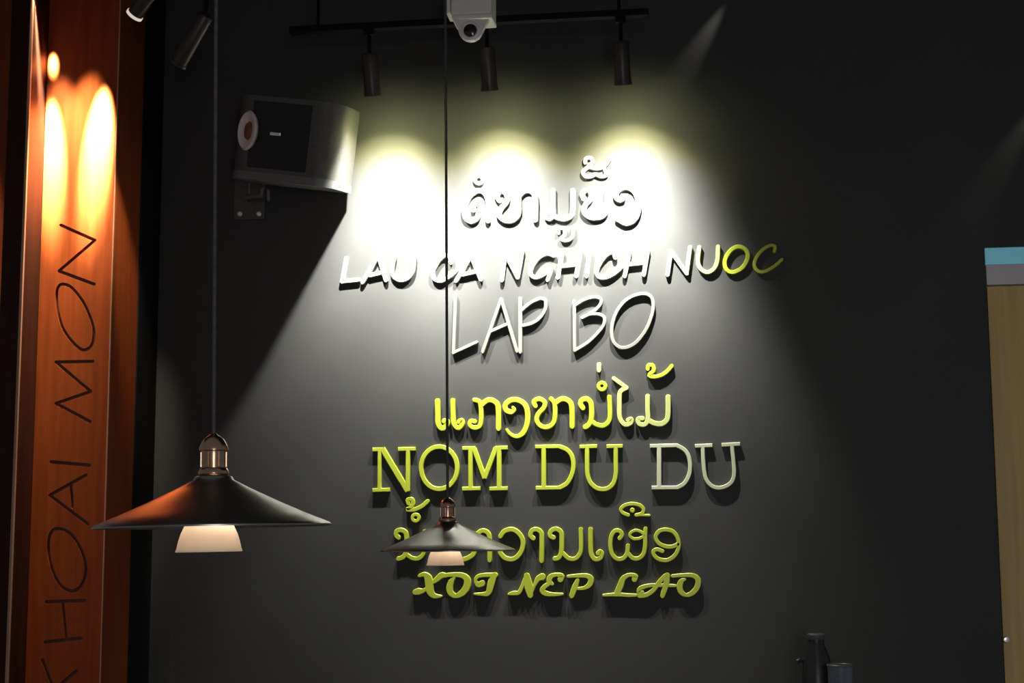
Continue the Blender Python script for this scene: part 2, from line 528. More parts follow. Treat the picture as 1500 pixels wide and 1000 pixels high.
W2 = 6.2
G2 = 'letters of the line LAU CA NGHICH NUOC'
letters(G2, [
    ('wall_letter', 'letter', 'white letter L that starts the word LAU', 'white', [('l', W2, [(507, 378), (501, 412), (525, 409.5)])]),
    ('wall_letter', 'letter', 'white letter A in the middle of the word LAU', 'white', [('l', W2, [(531, 413), (554, 374), (565, 410)]), ('l', W2, [(542, 403), (559, 399)])]),
    ('wall_letter', 'letter', 'white letter U that ends the word LAU', 'white', [('c', W2, [(577, 376), (574, 394), (577, 405), (586, 410), (597, 407), (604, 396), (606, 376)])]),
    ('wall_letter', 'letter', 'white letter C that starts the word CA, under the pendant cord', 'white', [('c', W2, [(660, 384), (659, 376), (651, 374), (641, 383), (634, 397), (636, 408), (646, 411), (657, 405), (670, 394)])]),
    ('wall_letter', 'letter', 'white letter A that ends the word CA', 'white', [('l', W2, [(668, 411), (690, 374), (704, 409)]), ('l', W2, [(678, 402), (697, 397.5)])]),
    ('wall_letter', 'letter', 'white letter N that starts the word NGHICH', 'white', [('l', W2, [(735, 410), (740, 371), (758, 406), (765, 367)])]),
    ('wall_letter', 'letter', 'white letter G, second in the word NGHICH', 'white', [('c', W2, [(811, 374), (801, 371), (788, 378), (779, 391), (777, 401), (784, 406), (794, 403), (802, 397)]), ('l', 5.4, [(793, 398), (808, 393), (802, 410)])]),
    ('wall_letter', 'letter', 'white letter H right after the G of NGHICH', 'white', [('l', W2, [(823, 371), (817, 406)]), ('l', W2, [(820, 390), (846, 387)]), ('l', W2, [(850, 369), (844, 404)])]),
    ('wall_letter', 'letter', 'white letter I in the middle of NGHICH', 'white', [('l', W2, [(863, 370), (859, 404)])]),
    ('wall_letter', 'letter', 'white letter C, last but one of NGHICH', 'white', [('c', W2, [(901, 377), (899, 370), (891, 371), (880, 383), (874, 396), (877, 405), (888, 406), (900, 400), (911, 390)])]),
    ('wall_letter', 'letter', 'white letter H that ends the word NGHICH', 'white', [('l', W2, [(922, 369), (915, 404)]), ('l', W2, [(919, 387.5), (945, 384.5)]), ('l', W2, [(949, 367), (943, 402)])]),
    ('wall_letter', 'letter', 'white letter N that starts the word NUOC', 'white', [('l', W2, [(978, 402), (983, 368), (1006, 400), (1011, 362)])]),
    ('wall_letter', 'letter', 'pale yellow letter U, second in the word NUOC', 'lemon', [('c', W2, [(1024.5, 362), (1022.5, 384), (1028, 395), (1037, 398.5), (1046.5, 392.5), (1051, 380), (1052, 361)])]),
    ('wall_letter', 'letter', 'yellow letter O of NUOC beside the last C', 'yellow', [('o', W2, [(1080, 361), (1092, 365), (1095.5, 376), (1088, 391), (1074, 398.5), (1064, 394), (1062, 381), (1069, 368)])]),
    ('wall_letter', 'letter', 'dim yellow letter C at the right end of NUOC', 'yellow', [('c', 5.2, [(1134, 368), (1135, 361), (1129, 359), (1119, 364), (1109, 375), (1105, 388), (1111, 397), (1121, 397), (1135, 389), (1145, 380)])]),
])

G3 = 'letters of the line LAP BO'
letters(G3, [
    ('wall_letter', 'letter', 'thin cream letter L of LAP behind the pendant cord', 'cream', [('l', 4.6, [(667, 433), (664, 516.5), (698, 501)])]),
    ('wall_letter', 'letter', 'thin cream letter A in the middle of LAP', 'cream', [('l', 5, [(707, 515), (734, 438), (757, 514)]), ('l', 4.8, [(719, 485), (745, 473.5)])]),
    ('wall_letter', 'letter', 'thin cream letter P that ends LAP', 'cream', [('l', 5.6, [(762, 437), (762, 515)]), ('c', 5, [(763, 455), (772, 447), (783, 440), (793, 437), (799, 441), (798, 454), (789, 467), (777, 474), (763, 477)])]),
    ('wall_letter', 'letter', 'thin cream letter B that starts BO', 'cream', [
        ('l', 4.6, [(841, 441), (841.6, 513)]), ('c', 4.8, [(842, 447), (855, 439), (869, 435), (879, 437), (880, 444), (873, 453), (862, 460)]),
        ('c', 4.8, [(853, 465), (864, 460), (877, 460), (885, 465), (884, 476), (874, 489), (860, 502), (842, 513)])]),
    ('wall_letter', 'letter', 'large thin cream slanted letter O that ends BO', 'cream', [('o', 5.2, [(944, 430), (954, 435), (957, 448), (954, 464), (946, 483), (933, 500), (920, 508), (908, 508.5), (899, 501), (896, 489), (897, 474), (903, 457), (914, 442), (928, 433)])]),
])

W4 = 7.6
G4 = 'letters of the middle Lao line'
letters(G4, [
    ('lao_letter', 'letter', 'yellow stem with a foot curl at the left start of the middle Lao line', 'yellow', [('c', W4, [(640.5, 587), (641, 606), (641.5, 620), (647, 627), (654, 623), (655, 617), (650.5, 616.5)])]),
    ('lao_letter', 'letter', 'yellow stem with a foot curl behind the pendant cord, middle Lao line', 'yellow', [('c', 7, [(663, 586), (663.5, 606), (664.5, 620), (671, 626.5), (677, 621), (676, 615.5), (672, 617.5)])]),
    ('lao_letter', 'letter', 'yellow arched Lao letter with a foot curl on its left stem', 'yellow', [
        ('c', 6.6, [(695, 617), (689.5, 616.5), (688, 622), (694, 626), (702, 624), (704.5, 616), (704.5, 598), (702, 588), (695, 585.5)]),
        ('c', W4, [(705, 593), (714, 586), (723, 587), (729.5, 596), (730, 627)])]),
    ('lao_letter', 'letter', 'yellow hooked Lao letter that dips below the middle Lao line', 'yellow', [
        ('c', W4, [(751, 596, 4), (753, 600, 6), (748, 603), (741, 600), (740.5, 592), (748, 586), (758, 585.5), (768, 591.5), (772.5, 603), (772, 620), (766, 634), (756, 639, 6), (747, 635, 5), (742, 629, 4)])]),
    ('lao_letter', 'letter', 'yellow Lao letter with a curl, a bowl and an arch, mid row', 'yellow', [
        ('c', 6.8, [(784, 594), (782, 588), (789, 584), (797, 588), (797, 596), (789, 605), (786, 614), (790, 622), (799, 625.5), (808, 622), (812.5, 613), (812.5, 592), (807, 584)]),
        ('c', W4, [(813.5, 590), (823, 584), (833, 587), (837.5, 597), (838, 624)])]),
    ('lao_letter', 'letter', 'yellow Lao letter under the small ring in the middle Lao line', 'yellow', [
        ('c', W4, [(853.5, 597), (850.5, 592), (852, 586), (859, 584), (865, 589), (866.6, 600), (866, 614), (862, 622), (857.5, 625)]),
        ('c', 6.8, [(868, 617.5), (874, 621.5), (883.5, 623), (891.5, 617), (893.5, 606), (892.7, 581)])]),
    ('lao_tone_mark', 'letter', 'short pale upright stroke floating above the small yellow ring', 'lemon', [('l', 6.5, [(877.4, 533.5), (877.2, 542)])]),
    ('lao_vowel_mark', 'letter', 'small yellow ring above the middle Lao line', 'yellow', [('o', 5.6, ring_pts(881.7, 565.3, 5))]),
    ('lao_letter', 'letter', 'tall pale yellow Lao letter with a slanting flag at its top', 'lemon', [
        ('l', 6, [(899, 554), (917.5, 567.5)]), ('c', 6.8, [(917.5, 568), (908.5, 574), (907.3, 591), (908, 612), (915.5, 621.5), (924, 619), (924.5, 613.5), (920, 615)])]),
    ('lao_letter', 'letter', 'pale yellow Lao letter with two tall stems ending the middle line', 'lemon', [
        ('c', 7, [(941, 612.5), (935, 613.5), (936, 620), (944, 621.5), (949, 614), (948.7, 599), (948.7, 580)]),
        ('c', W4, [(951, 616), (960, 620), (970, 620), (977.5, 613), (978.8, 598), (978.6, 581)])]),
    ('lao_tone_mark', 'letter', 'curled yellow tone mark above the right end of the middle line', 'yellow', [
        ('c', 6, [(949, 540), (950, 535), (956, 535), (957.5, 542), (951, 550), (963, 551), (975, 545.5), (984, 536)])]),
])

S5 = 5.6
G5 = 'letters of the line NOM DU DU'
letters(G5, [
    ('wall_letter', 'letter', 'yellow serif letter N that starts NOM', 'yellow', [
        ('b', S5, [(545.6, 658.2), (560, 658)]), ('b', 5.5, [(555.8, 657), (555.2, 718)]), ('b', S5, [(545.6, 717.8), (571, 717)]),
        ('b', 8, [(559.5, 656.5), (597, 719)]), ('b', 6.2, [(597.4, 657), (597, 719)]), ('b', S5, [(583, 657.6), (608.5, 657)])]),
    ('wall_letter', 'letter', 'yellow round letter O in the middle of NOM', 'yellow', [('o', 6.6, ring_pts(643, 685, 26.5, 31, 14))]),
    ('wall_letter', 'letter', 'yellow serif letter M that ends NOM', 'yellow', [
        ('b', S5, [(677, 656.2), (696, 656)]), ('b', 6.4, [(689, 656), (689, 716)]), ('b', S5, [(677, 715.7), (703.5, 715)]),
        ('b', 7, [(694, 656), (709.6, 700)]), ('b', 7, [(726.5, 655), (709.4, 700)]), ('b', 6.8, [(731, 656), (731, 716)]),
        ('b', S5, [(717, 715.7), (743.5, 715)]), ('b', S5, [(725, 656), (743.5, 655.4)])]),
    ('wall_letter', 'letter', 'yellow serif letter D of the first DU, right after NOM', 'yellow', [
        ('b', S5, [(784, 654), (821, 653.6)]), ('c', 6.4, [(820, 654), (830.4, 658.5), (837.5, 667.5), (840, 681), (837.5, 695), (830.4, 707.5), (820, 713.8)]),
        ('b', S5, [(784.7, 714.6), (821, 714)]), ('b', 6.6, [(796.3, 653), (796.3, 715)])]),
    ('wall_letter', 'letter', 'yellow serif letter U of the first DU, right after NOM', 'yellow', [
        ('b', S5, [(849, 654), (874.5, 653.4)]), ('c', 6.4, [(860, 656), (860, 676), (860.5, 694), (864.5, 706), (873, 714), (882.7, 716.3), (892, 714), (899, 706), (902, 693), (902, 675), (902, 656)]),
        ('b', S5, [(888.5, 653.6), (912, 653)])]),
    ('wall_letter', 'letter', 'pale serif letter D of the second DU', 'pale', [
        ('b', S5, [(952, 653), (993, 652)]), ('c', 6, [(992, 652.4), (1003, 659), (1009, 669), (1011, 683), (1009, 696), (1002, 708), (992, 713.8)]),
        ('b', S5, [(954.5, 714), (993, 713.8)]), ('b', 6.6, [(965.5, 652), (965.5, 714)])]),
    ('wall_letter', 'letter', 'pale serif letter U at the far right of NOM DU DU', 'pale', [
        ('b', S5, [(1018, 653), (1043.5, 652)]), ('c', 5.8, [(1029.5, 655), (1030.3, 675), (1032, 692), (1035, 703), (1042, 711), (1052, 714.3), (1063, 712), (1072, 705), (1075.5, 693), (1074.5, 675), (1072.3, 653)]),
        ('b', S5, [(1057, 651.5), (1084, 650)])]),
])

W6 = 6.8
G6 = 'letters of the lowest Lao line'
letters(G6, [
    ('lao_letter', 'letter', 'yellow Lao letter at the left start of the lowest Lao line, partly behind the lamp', 'yellow', [
        ('c', W6, [(583.5, 787), (580, 783), (581, 778), (587, 776), (594, 780), (595.5, 792), (595.5, 806), (591, 815), (583.5, 818)]),
        ('c', 6, [(597, 813), (603, 817), (611, 818), (618.5, 813), (622, 803), (622, 778)])]),
    ('lao_tone_mark', 'letter', 'curled yellow tone mark left of the far pendant lamp', 'yellow', [
        ('c', 6, [(598, 737), (597, 732), (603, 731), (604.5, 737), (601, 743), (596, 746), (607, 746), (618, 741), (626, 734)])]),
    ('lao_vowel_mark', 'letter', 'small yellow ring under the curled tone mark, left of the far lamp', 'yellow', [('o', 5, ring_pts(608.7, 758, 4.8))]),
    ('lao_letter', 'letter', 'yellow arched Lao letter mostly hidden behind the far pendant lamp', 'yellow', [
        ('c', W6, [(643, 787), (641, 780), (648, 776), (655, 780), (654, 790), (646, 800), (645, 811), (655, 819), (672, 820), (687, 816), (695, 807), (696, 782)]),
        ('c', W6, [(697, 783), (706, 777), (714, 780), (717, 790), (717, 820)])]),
    ('lao_letter', 'letter', 'yellow open round Lao letter at the right rim of the far lamp', 'yellow', [
        ('c', W6, [(733, 785), (739, 777.5), (750, 775), (760, 781), (766, 793), (763, 808), (753, 818), (741, 817.5), (733, 810), (732, 804)])]),
    ('lao_letter', 'letter', 'thin yellow Lao letter with a top hook in the lowest Lao line', 'yellow', [
        ('c', W6, [(781, 788), (777, 784), (779, 777), (786, 775), (792.5, 780), (793.5, 791), (793, 821)])]),
    ('lao_letter', 'letter', 'yellow Lao letter with hook and bowl in the lowest line, centre', 'yellow', [
        ('c', W6, [(810.5, 787), (805.5, 784), (807.5, 777), (815, 774.5), (822, 780), (822.7, 794), (822, 809), (818, 816.5), (812.7, 818)]),
        ('c', 6.2, [(824.5, 810), (833, 817.5), (843, 817.5), (850, 809), (851, 795), (850.7, 775)])]),
    ('lao_letter', 'letter', 'yellow stem with a foot curl in the lowest Lao line', 'yellow', [
        ('c', W6, [(865, 775), (865, 795), (866, 811), (871.5, 818.5), (879, 817), (881.5, 811), (879, 807.5), (876, 810)])]),
    ('lao_letter', 'letter', 'yellow double bowl Lao letter under the oval mark', 'yellow', [
        ('c', 6.2, [(907.6, 788), (911, 783), (907.6, 777.5), (900.5, 777.5), (895.5, 785), (894, 798), (896.5, 811), (903.5, 818), (912.5, 817.5), (918.5, 810), (919.8, 799)]),
        ('c', 6.2, [(920, 810), (926.5, 817), (935, 817.5), (942.5, 811), (945, 799), (945, 786), (945.5, 774)]),
        ('c', 4.6, [(943, 785), (937.5, 788), (929, 789), (923, 785), (924, 780), (931, 776.5), (938.5, 778.5), (944, 783)])]),
    ('lao_vowel_mark', 'letter', 'yellow oval mark with a dot inside, above the lowest Lao line', 'yellow', [
        ('c', 5.4, [(920, 754), (912, 750.5), (909.5, 745), (916, 739.5), (927, 737.5), (937.5, 740), (942.5, 746), (940, 752), (932, 754)]),
        ('l', 3.6, [(934, 754), (951, 754.5)]), ('o', 3.4, ring_pts(926.3, 747, 1.9, n=8))]),
    ('lao_letter', 'letter', 'yellow Lao letter like a nine at the right end of the lowest Lao line', 'yellow', [
        ('c', 6, [(970, 807), (962.5, 804.5), (957, 807.5), (959, 814), (966, 819), (978, 820), (989, 812.5), (994.3, 800), (992.5, 787.5), (986, 778.5), (976, 775.5), (966, 777.5), (960.5, 785.5), (963.5, 794), (973, 799.5), (984, 800.5), (992.5, 797)])]),
])

G7 = 'letters of the line XOI NEP LAO'
letters(G7, [
    ('wall_letter', 'letter', 'bold yellow script letter X that starts XOI', 'yellow', [
        ('c', 8, [(614, 843, 4.52), (621, 841, 6.78), (626.5, 846, 11.3), (628.5, 856, 12.43), (630, 866, 11.3), (636, 872.5, 7.91), (646, 873, 3.39)]),
        ('c', 8, [(608, 867, 7.91), (613, 866, 10.17), (621, 864.5, 5.65), (628, 858, 4.52)]), ('c', 6, [(632, 854, 4.52), (640, 848, 7.91), (646.5, 842.5, 9.04), (652, 842.5, 6.78)])]),
    ('wall_letter', 'letter', 'bold yellow script letter O in the middle of XOI', 'yellow', [
        ('c', 8, [(653, 842, 5.65), (665, 841.5, 6.78), (677, 842.5, 7.91), (684, 848.5, 10.17), (683.5, 859, 10.73), (677, 868, 9.6), (667.5, 872.5, 6.78), (660, 868, 9.04), (658.5, 859.5, 10.17), (661, 851.5, 7.91), (665, 846, 4.52)])]),
    ('wall_letter', 'letter', 'bold yellow curled script letter I that ends XOI', 'yellow', [
        ('c', 6, [(706, 854, 9.04), (700, 856, 7.91), (696.5, 850, 5.08), (700, 844, 5.65), (710, 842, 6.21), (726, 842, 6.78)]),
        ('c', 8, [(724, 842, 7.91), (719.5, 853, 10.73), (715, 868, 8.47), (705, 870, 5.08), (695, 869.7, 3.39)])]),
    ('wall_letter', 'letter', 'bold yellow script letter N that starts NEP', 'yellow', [
        ('c', 6, [(745, 870, 3.39), (752, 868.5, 6.78), (760, 867.5, 6.21), (765.5, 857, 5.65), (771, 844, 6.78)]),
        ('c', 9, [(771.5, 843, 8.47), (774, 858, 12.99), (776.5, 871, 9.04)]), ('c', 6, [(777, 871, 5.65), (783, 857, 4.52), (788, 847.5, 7.91), (794, 844.5, 10.17)])]),
    ('wall_letter', 'letter', 'bold yellow script letter E in the middle of NEP', 'yellow', [
        ('c', 6, [(821, 848, 9.04), (823, 843, 6.78), (814, 841.5, 5.65), (806.5, 844.5, 7.91), (804.5, 851, 8.47), (809, 855, 4.52)]),
        ('c', 6, [(805, 854, 5.65), (797.5, 859, 6.78), (794.5, 865, 8.47), (800, 869, 7.91), (811, 870.5, 5.65), (823.5, 870, 3.95)])]),
    ('wall_letter', 'letter', 'bold yellow script letter P that ends NEP', 'yellow', [
        ('c', 6, [(832, 844, 4.52), (845, 843, 5.65), (859, 843, 6.78), (865.5, 848, 9.04), (863, 856.5, 7.91), (855.5, 861, 5.65), (847, 862, 4.52)]),
        ('c', 7, [(846, 849.5, 5.65), (842, 860, 9.04), (837.5, 872, 7.91)])]),
    ('wall_letter', 'letter', 'bold yellow script letter L with a long base that starts LAO', 'yellow', [
        ('c', 7, [(929.4, 848, 8.47), (931, 843.5, 6.78), (922, 841.8, 5.65), (913, 847, 7.91), (908.5, 858, 9.6), (903.5, 869, 9.04)]),
        ('c', 5, [(884, 871.6, 3.95), (905, 870.5, 6.21), (920, 871.6, 5.65), (932, 871.6, 4.52)])]),
    ('wall_letter', 'letter', 'bold yellow looped script letter A in the middle of LAO', 'yellow', [
        ('c', 5, [(941, 867, 5.08), (936, 867, 6.78), (938, 861.5, 6.78), (950, 857.5, 5.65), (966, 857, 5.65), (989, 857.7, 4.52)]),
        ('c', 6, [(937, 872, 7.91), (947, 871, 6.78), (957, 864, 6.78), (966, 852, 6.78), (974, 843.5, 6.78)]),
        ('c', 7, [(977, 843, 9.04), (976, 854.5, 9.04), (970.5, 872.5, 6.78)])]),
    ('wall_letter', 'letter', 'bold yellow script letter O that ends LAO at the right', 'yellow', [
        ('c', 7, [(985, 843.5, 5.08), (1000, 842.3, 5.65), (1015, 842.8, 6.78), (1022.3, 849, 8.47), (1021.5, 859, 8.47), (1014.5, 868, 7.91), (1005, 871.5, 5.65), (997.5, 866.5, 8.47), (995.5, 858, 9.6), (998.5, 850.5, 7.34), (1003, 848.5, 4.52)])]),
])

# ================================================================== track rail with three wall washers
RY = -0.37


def spot_light(name, loc, target, watts, size, blend, color, radius, parent):
    ld = bpy.data.lights.new(name, 'SPOT')
    ld.energy = watts
    ld.spot_size = math.radians(size)
    ld.spot_blend = blend
    ld.color = color
    ld.shadow_soft_size = radius
    lo = bpy.data.objects.new(name, ld)
    COL.objects.link(lo)
    d = (Vector(target) - Vector(loc)).normalized()
    lo.rotation_euler = d.to_track_quat('-Z', 'Y').to_euler()
    if parent is not None:
        lo.parent = parent
        lo.location = Vector(loc) - parent.matrix_world.translation
    else:
        lo.location = loc
    return lo


def wash_optics(lo, tilt, wide):
    """asymmetric wall-washer lens: strength by the angle from the plumb line and by the sideways angle,
    with the yellowish rim that such lenses have"""
    ld = lo.data
    ld.use_nodes = True
    nt = ld.node_tree
    N, Lk = nt.nodes.new, nt.links.new
    em = nt.nodes['Emission']
    tc = N('ShaderNodeTexCoord')
    sp = N('ShaderNodeSeparateXYZ')
    Lk(tc.outputs['Normal'], sp.inputs[0])

    def math_(op, a, b=None):
        m = N('ShaderNodeMath')
        m.operation = op
        for i, v in enumerate((a, b)):
            if v is None:
                continue
            if isinstance(v, (int, float)):
                m.inputs[i].default_value = v
            else:
                Lk(v, m.inputs[i])
        return m.outputs[0]
    u = math_('ABSOLUTE', math_('DIVIDE', sp.outputs[0], sp.outputs[2]))
    w = math_('ARCTANGENT', math_('DIVIDE', sp.outputs[1], sp.outputs[2]))
    a = math_('DIVIDE', math_('SUBTRACT', math.radians(tilt), w), PI / 2)     # 0 plumb, 1 level
    a = math_('ADD', a, math_('MULTIPLY', math_('MULTIPLY', u, u), 0.30))     # rounded upper edge of the beam
    rv = N('ShaderNodeValToRGB')
    el = rv.color_ramp.elements
    table = [(0.0, 0.14), (11, 0.17), (16, 0.25), (22, 0.46), (27, 0.54), (36, 0.42), (45, 0.26), (54, 0.155), (65, 0.08), (73, 0.032), (83, 0.0)]
    el[0].position, el[1].position = table[0][0] / 90, table[-1][0] / 90
    el[0].color = (table[0][1],) * 3 + (1,)
    el[1].color = (table[-1][1],) * 3 + (1,)
    for ang, v in table[1:-1]:
        e = el.new(ang / 90)
        e.color = (v, v, v, 1)
    Lk(a, rv.inputs[0])
    mr = N('ShaderNodeMapRange')
    mr.interpolation_type = 'SMOOTHSTEP'
    for k, v in (('From Min', 0.18), ('From Max', wide), ('To Min', 1.0), ('To Max', 0.0)):
        mr.inputs[k].default_value = v
    Lk(math_('MULTIPLY', u, math_('SUBTRACT', 1.35, math_('MULTIPLY', a, 0.7))), mr.inputs['Value'])
    st = math_('MULTIPLY', rv.outputs[0], mr.outputs[0])
    Lk(st, em.inputs['Strength'])
    cr_ = N('ShaderNodeValToRGB')
    ce = cr_.color_ramp.elements
    ce[0].position, ce[0].color = 56 / 90, (1, 1, 1, 1)
    ce[1].position, ce[1].color = 72 / 90, (1.0, 0.93, 0.50, 1)
    Lk(a, cr_.inputs[0])
    Lk(cr_.outputs[0], em.inputs['Color'])


ra, rb = at(425, 44, RY), at(950, 20, RY)
rz = 0.5 * (ra.z + rb.z)
rail = tag(empty('track_rail', (0.5 * (ra.x + rb.x), RY, rz)), 'black lighting rail running along the top of the wall', 'rail')
child('rail_bar', boxbm(ra.x, rb.x, RY - 0.018, RY + 0.018, rz - 0.012, rz + 0.012, bevel=0.002), 'rail', rail)
for t in (0.08, 0.92):
    x = ra.x + (rb.x - ra.x) * t
    child('hanger_rod', tube([(x, RY, rz + 0.011), (x, RY, CEIL)], 0.006), 'rail', rail)


def head_meshes(root, pivot, axis, length, r, rim_m, lens_m):
    """cylindrical lamp head; pivot is its back end, axis points where it shines"""
    mt = align(axis, pivot)
    child('lamp_body', lathe([(0, 0), (r * 0.82, 0), (r, 0.008), (r, length - 0.004), (r * 0.9, length - 0.004), (r * 0.86, length - 0.02), (0, length - 0.022)], 32, mtx=mt), 'lampbody', root, True)
    child('front_ring', lathe([(r * 0.88, length - 0.006), (r * 1.10, length - 0.006), (r * 1.10, length + 0.004), (r * 0.88, length + 0.004)], 32, closed=True, mtx=mt), rim_m, root, True)
    child('lens', lathe([(0, length - 0.008), (r * 0.87, length - 0.008), (r * 0.87, length - 0.012), (0, length - 0.012)], 32, mtx=mt), lens_m, root)


wash_lbl = ['dark cylindrical spotlight at the left end of the rail, nearest the loudspeaker',
            'dark cylindrical spotlight in the middle of the rail, right of the white camera',
            'dark cylindrical spotlight at the right end of the rail']
for i, px in enumerate((541, 713, 909)):
    p0 = at(px, 52 - i * 8, RY)
    base = Vector((p0.x, RY, rz - 0.012))
    root = tag(empty('track_spotlight', base), wash_lbl[i], 'spotlight', 'wall washing spotlights on the rail')
    ax = Vector((0.02, math.sin(math.radians(20)), -math.cos(math.radians(20)))).normalized()
    pv = base + Vector((0, 0, -0.085))
    child('adapter', boxbm(base.x - 0.018, base.x + 0.018, RY - 0.014, RY + 0.014, base.z - 0.02, base.z, bevel=0.002), 'rail', root)
    child('stem', tube([base + Vector((0, 0, -0.018)), pv + ax * 0.02], 0.007), 'rail', root)
    head_meshes(root, pv, ax, 0.15, 0.029, 'lampbody', 'lens')
    tip = pv + ax * 0.160
    t = math.radians(WASH_TILT)
    wash_optics(spot_light('wash_light', tip, tip + Vector((0.0, math.sin(t), -math.cos(t))), WASH_W, 150, 0.2, WASH_COL, 0.012, root), WASH_TILT, (0.88, 0.88, 0.80)[i])
    spot_light('spill_light', tip + ax * 0.03, tip + ax * 0.03 + Vector((0.0, 0.86, -0.46)), SPILL_W, 140, 1.0, SPILL_COL, 0.03, root)

for k, (loc, tgt) in enumerate(DL):
    src = loc + Vector((0, 0, 0.005))
    spot_light('downlight_beam', src, tgt, DOWN_W, (14, 12, 15)[k], 1.0, COLUMN_COL, 0.008, pil)
    spot_light('downlight_spill', src, tgt + Vector(((-0.16, 0.10, 0.0)[k], 0, -0.32)), DOWN_SPILL_W, 31, 1.0, COLUMN_COL, 0.012, pil)
    if k == 1:
        spot_light('downlight_side_beam', src, at(78, 95, PY), DOWN_W * 0.12, 9, 1.0, COLUMN_COL, 0.008, pil)

# ================================================================== spotlights that graze the pillar
HY = -0.74
for i, (tx, ty, bx_, by_, gx, gy, lb, wt) in enumerate([
        (197, 22, 241, -42, 184, 400, 'dark spotlight with a pale lit rim beside the pillar top', 1.0),
        (262, 93, 302, 22, 62, 225, 'dim dark spotlight hanging lower, left of the long pendant cord', 0.1)]):
    tipp = at(tx, ty, HY)
    back = at(bx_, by_, HY - 0.07)
    ax = (tipp - back).normalized()
    root = tag(empty('ceiling_spotlight', Vector((back.x, back.y, CEIL))), lb, 'spotlight', 'spotlights aimed at the wooden pillar')
    L = (tipp - back).length
    child('mount_plate', lathe([(0, -0.012), (0.04, -0.012), (0.04, 0), (0, 0)], 24, mtx=Matrix.Translation((back.x, back.y, CEIL))), 'rail', root)
    child('stem', tube([(back.x, back.y, CEIL - 0.01), (back.x, back.y, back.z + 0.02), back + ax * 0.02], 0.008), 'rail', root)
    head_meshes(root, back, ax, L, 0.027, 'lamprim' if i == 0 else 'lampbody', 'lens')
    tip = back + ax * (L + 0.012)
    spot_light('pillar_light', tip, at(gx, gy, -0.34 if i == 0 else PY), HEAD_W * wt, 20, 1.0, COLUMN_COL, 0.012, root)

# ================================================================== loudspeaker on its bracket
SPY = -0.17
sc_ = at(430, 211, SPY)
spk = tag(empty('loudspeaker', sc_), 'black loudspeaker with a pinkish oval tweeter, bracketed high on the wall', 'loudspeaker')
w2, h2, d2 = 0.205, 0.155, 0.115


def rbox(x0, x1, y0, y1, z0, z1, r, seg=6):
    """box with its vertical front corners (towards -y) rounded by r"""
    b_ = bmesh.new()
    pts = [(x1, y1), (x0, y1)]
    for k in range(seg + 1):
        a = PI + (PI / 2) * k / seg
        pts.append((x0 + r + r * math.cos(a), y0 + r + r * math.sin(a)))
    for k in range(seg + 1):
        a = 1.5 * PI + (PI / 2) * k / seg
        pts.append((x1 - r + r * math.cos(a), y0 + r + r * math.sin(a)))
    lo_ = [b_.verts.new((x, y, z0)) for x, y in pts]
    hi_ = [b_.verts.new((x, y, z1)) for x, y in pts]
    b_.faces.new(lo_)
    b_.faces.new(hi_[::-1])
    n = len(pts)
    for k in range(n):
        b_.faces.new((lo_[k], lo_[(k + 1) % n], hi_[(k + 1) % n], hi_[k]))
    return b_


ROT = Matrix.Rotation(math.radians(-6), 4, 'Z') @ Matrix.Rotation(math.radians(7), 4, 'X') @ Matrix.Rotation(math.radians(9), 4, 'Y')


def spart(name, b_, m, smooth=True, parent=None):
    b_.transform(ROT)
    return obj(name, b_, m, parent or spk, smooth)


cab = spart('cabinet', rbox(-w2, w2, -d2, d2, -h2 + 0.03, h2, 0.075), 'speaker')
spart('bottom_trim', rbox(-w2 - 0.001, w2 + 0.001, -d2 - 0.001, d2, -h2, -h2 + 0.0295, 0.075), 'speakergrey')
spart('grille', boxbm(-0.125, 0.105, -d2 - 0.006, -d2 + 0.004, -h2 + 0.045, h2 - 0.02, bevel=0.003), 'grille', False)
tw = Matrix.Translation((-0.132, -d2 + 0.001, 0.022)) @ Matrix.Rotation(math.radians(-22), 4, 'Z') @ Matrix.Rotation(PI / 2, 4, 'X')
sx = Matrix.Diagonal((0.86, 1.32, 1, 1))
tring = spart('tweeter_ring', lathe([(0.026, 0.0), (0.052, 0.0), (0.056, 0.010), (0.050, 0.017), (0.032, 0.012), (0.026, 0.004)], 40, closed=True, mtx=tw @ sx), 'tweeter')
spart('tweeter_dome', lathe([(0.027, 0.002), (0.020, 0.008), (0.012, 0.013), (0, 0.016)], 32, mtx=tw @ sx), 'tweeterred', parent=tring)
spart('badge', boxbm(-0.046, -0.004, -d2 - 0.009, -d2 - 0.005, 0.013, 0.025, bevel=0.0015), 'silver', False)
# bracket: wall plate, arm, cradle and bolts
brk = tag(empty('speaker_bracket', at(378, 300, -0.005)), 'black steel speaker bracket with two bright bolts under the loudspeaker', 'bracket')
wp0, wp1 = at(342, 322, -0.012), at(388, 268, -0.012)
child('wall_plate', boxbm(wp0.x, wp1.x, -0.012, 0.0, wp0.z, wp1.z + 0.05, bevel=0.002), 'speaker', brk)
for px in (351, 379):
    c = at(px, 313, -0.016)
    child('bolt', lathe([(0, 0.010), (0.006, 0.009), (0.010, 0.004), (0.010, -0.002), (0, -0.002)], 16, mtx=align((0, -1, 0), (c.x, -0.013, c.z))), 'bolt', brk, True)
a0, a1 = at(365, 292, -0.012), at(380, 268, -0.14)
child('arm', tube([a0, (a0.x, -0.05, a0.z), (a1.x, -0.10, a1.z - 0.04), (a1.x, -0.11, a1.z - 0.012)], 0.010), 'speakergrey', brk, True)
for px, py in ((366, 276), (393, 286)):
    c = at(px, py, -0.10)
    child('clamp_lug', boxbm(c.x - 0.004, c.x + 0.004, -0.11, -0.09, c.z - 0.022, c.z + 0.022, bevel=0.0015), 'speakergrey', brk)

# ================================================================== security camera
CY = -0.58


def cx_(px, py=15):
    return at(px, py, CY).x


def cz_(py, px=690):
    return at(px, py, CY).z


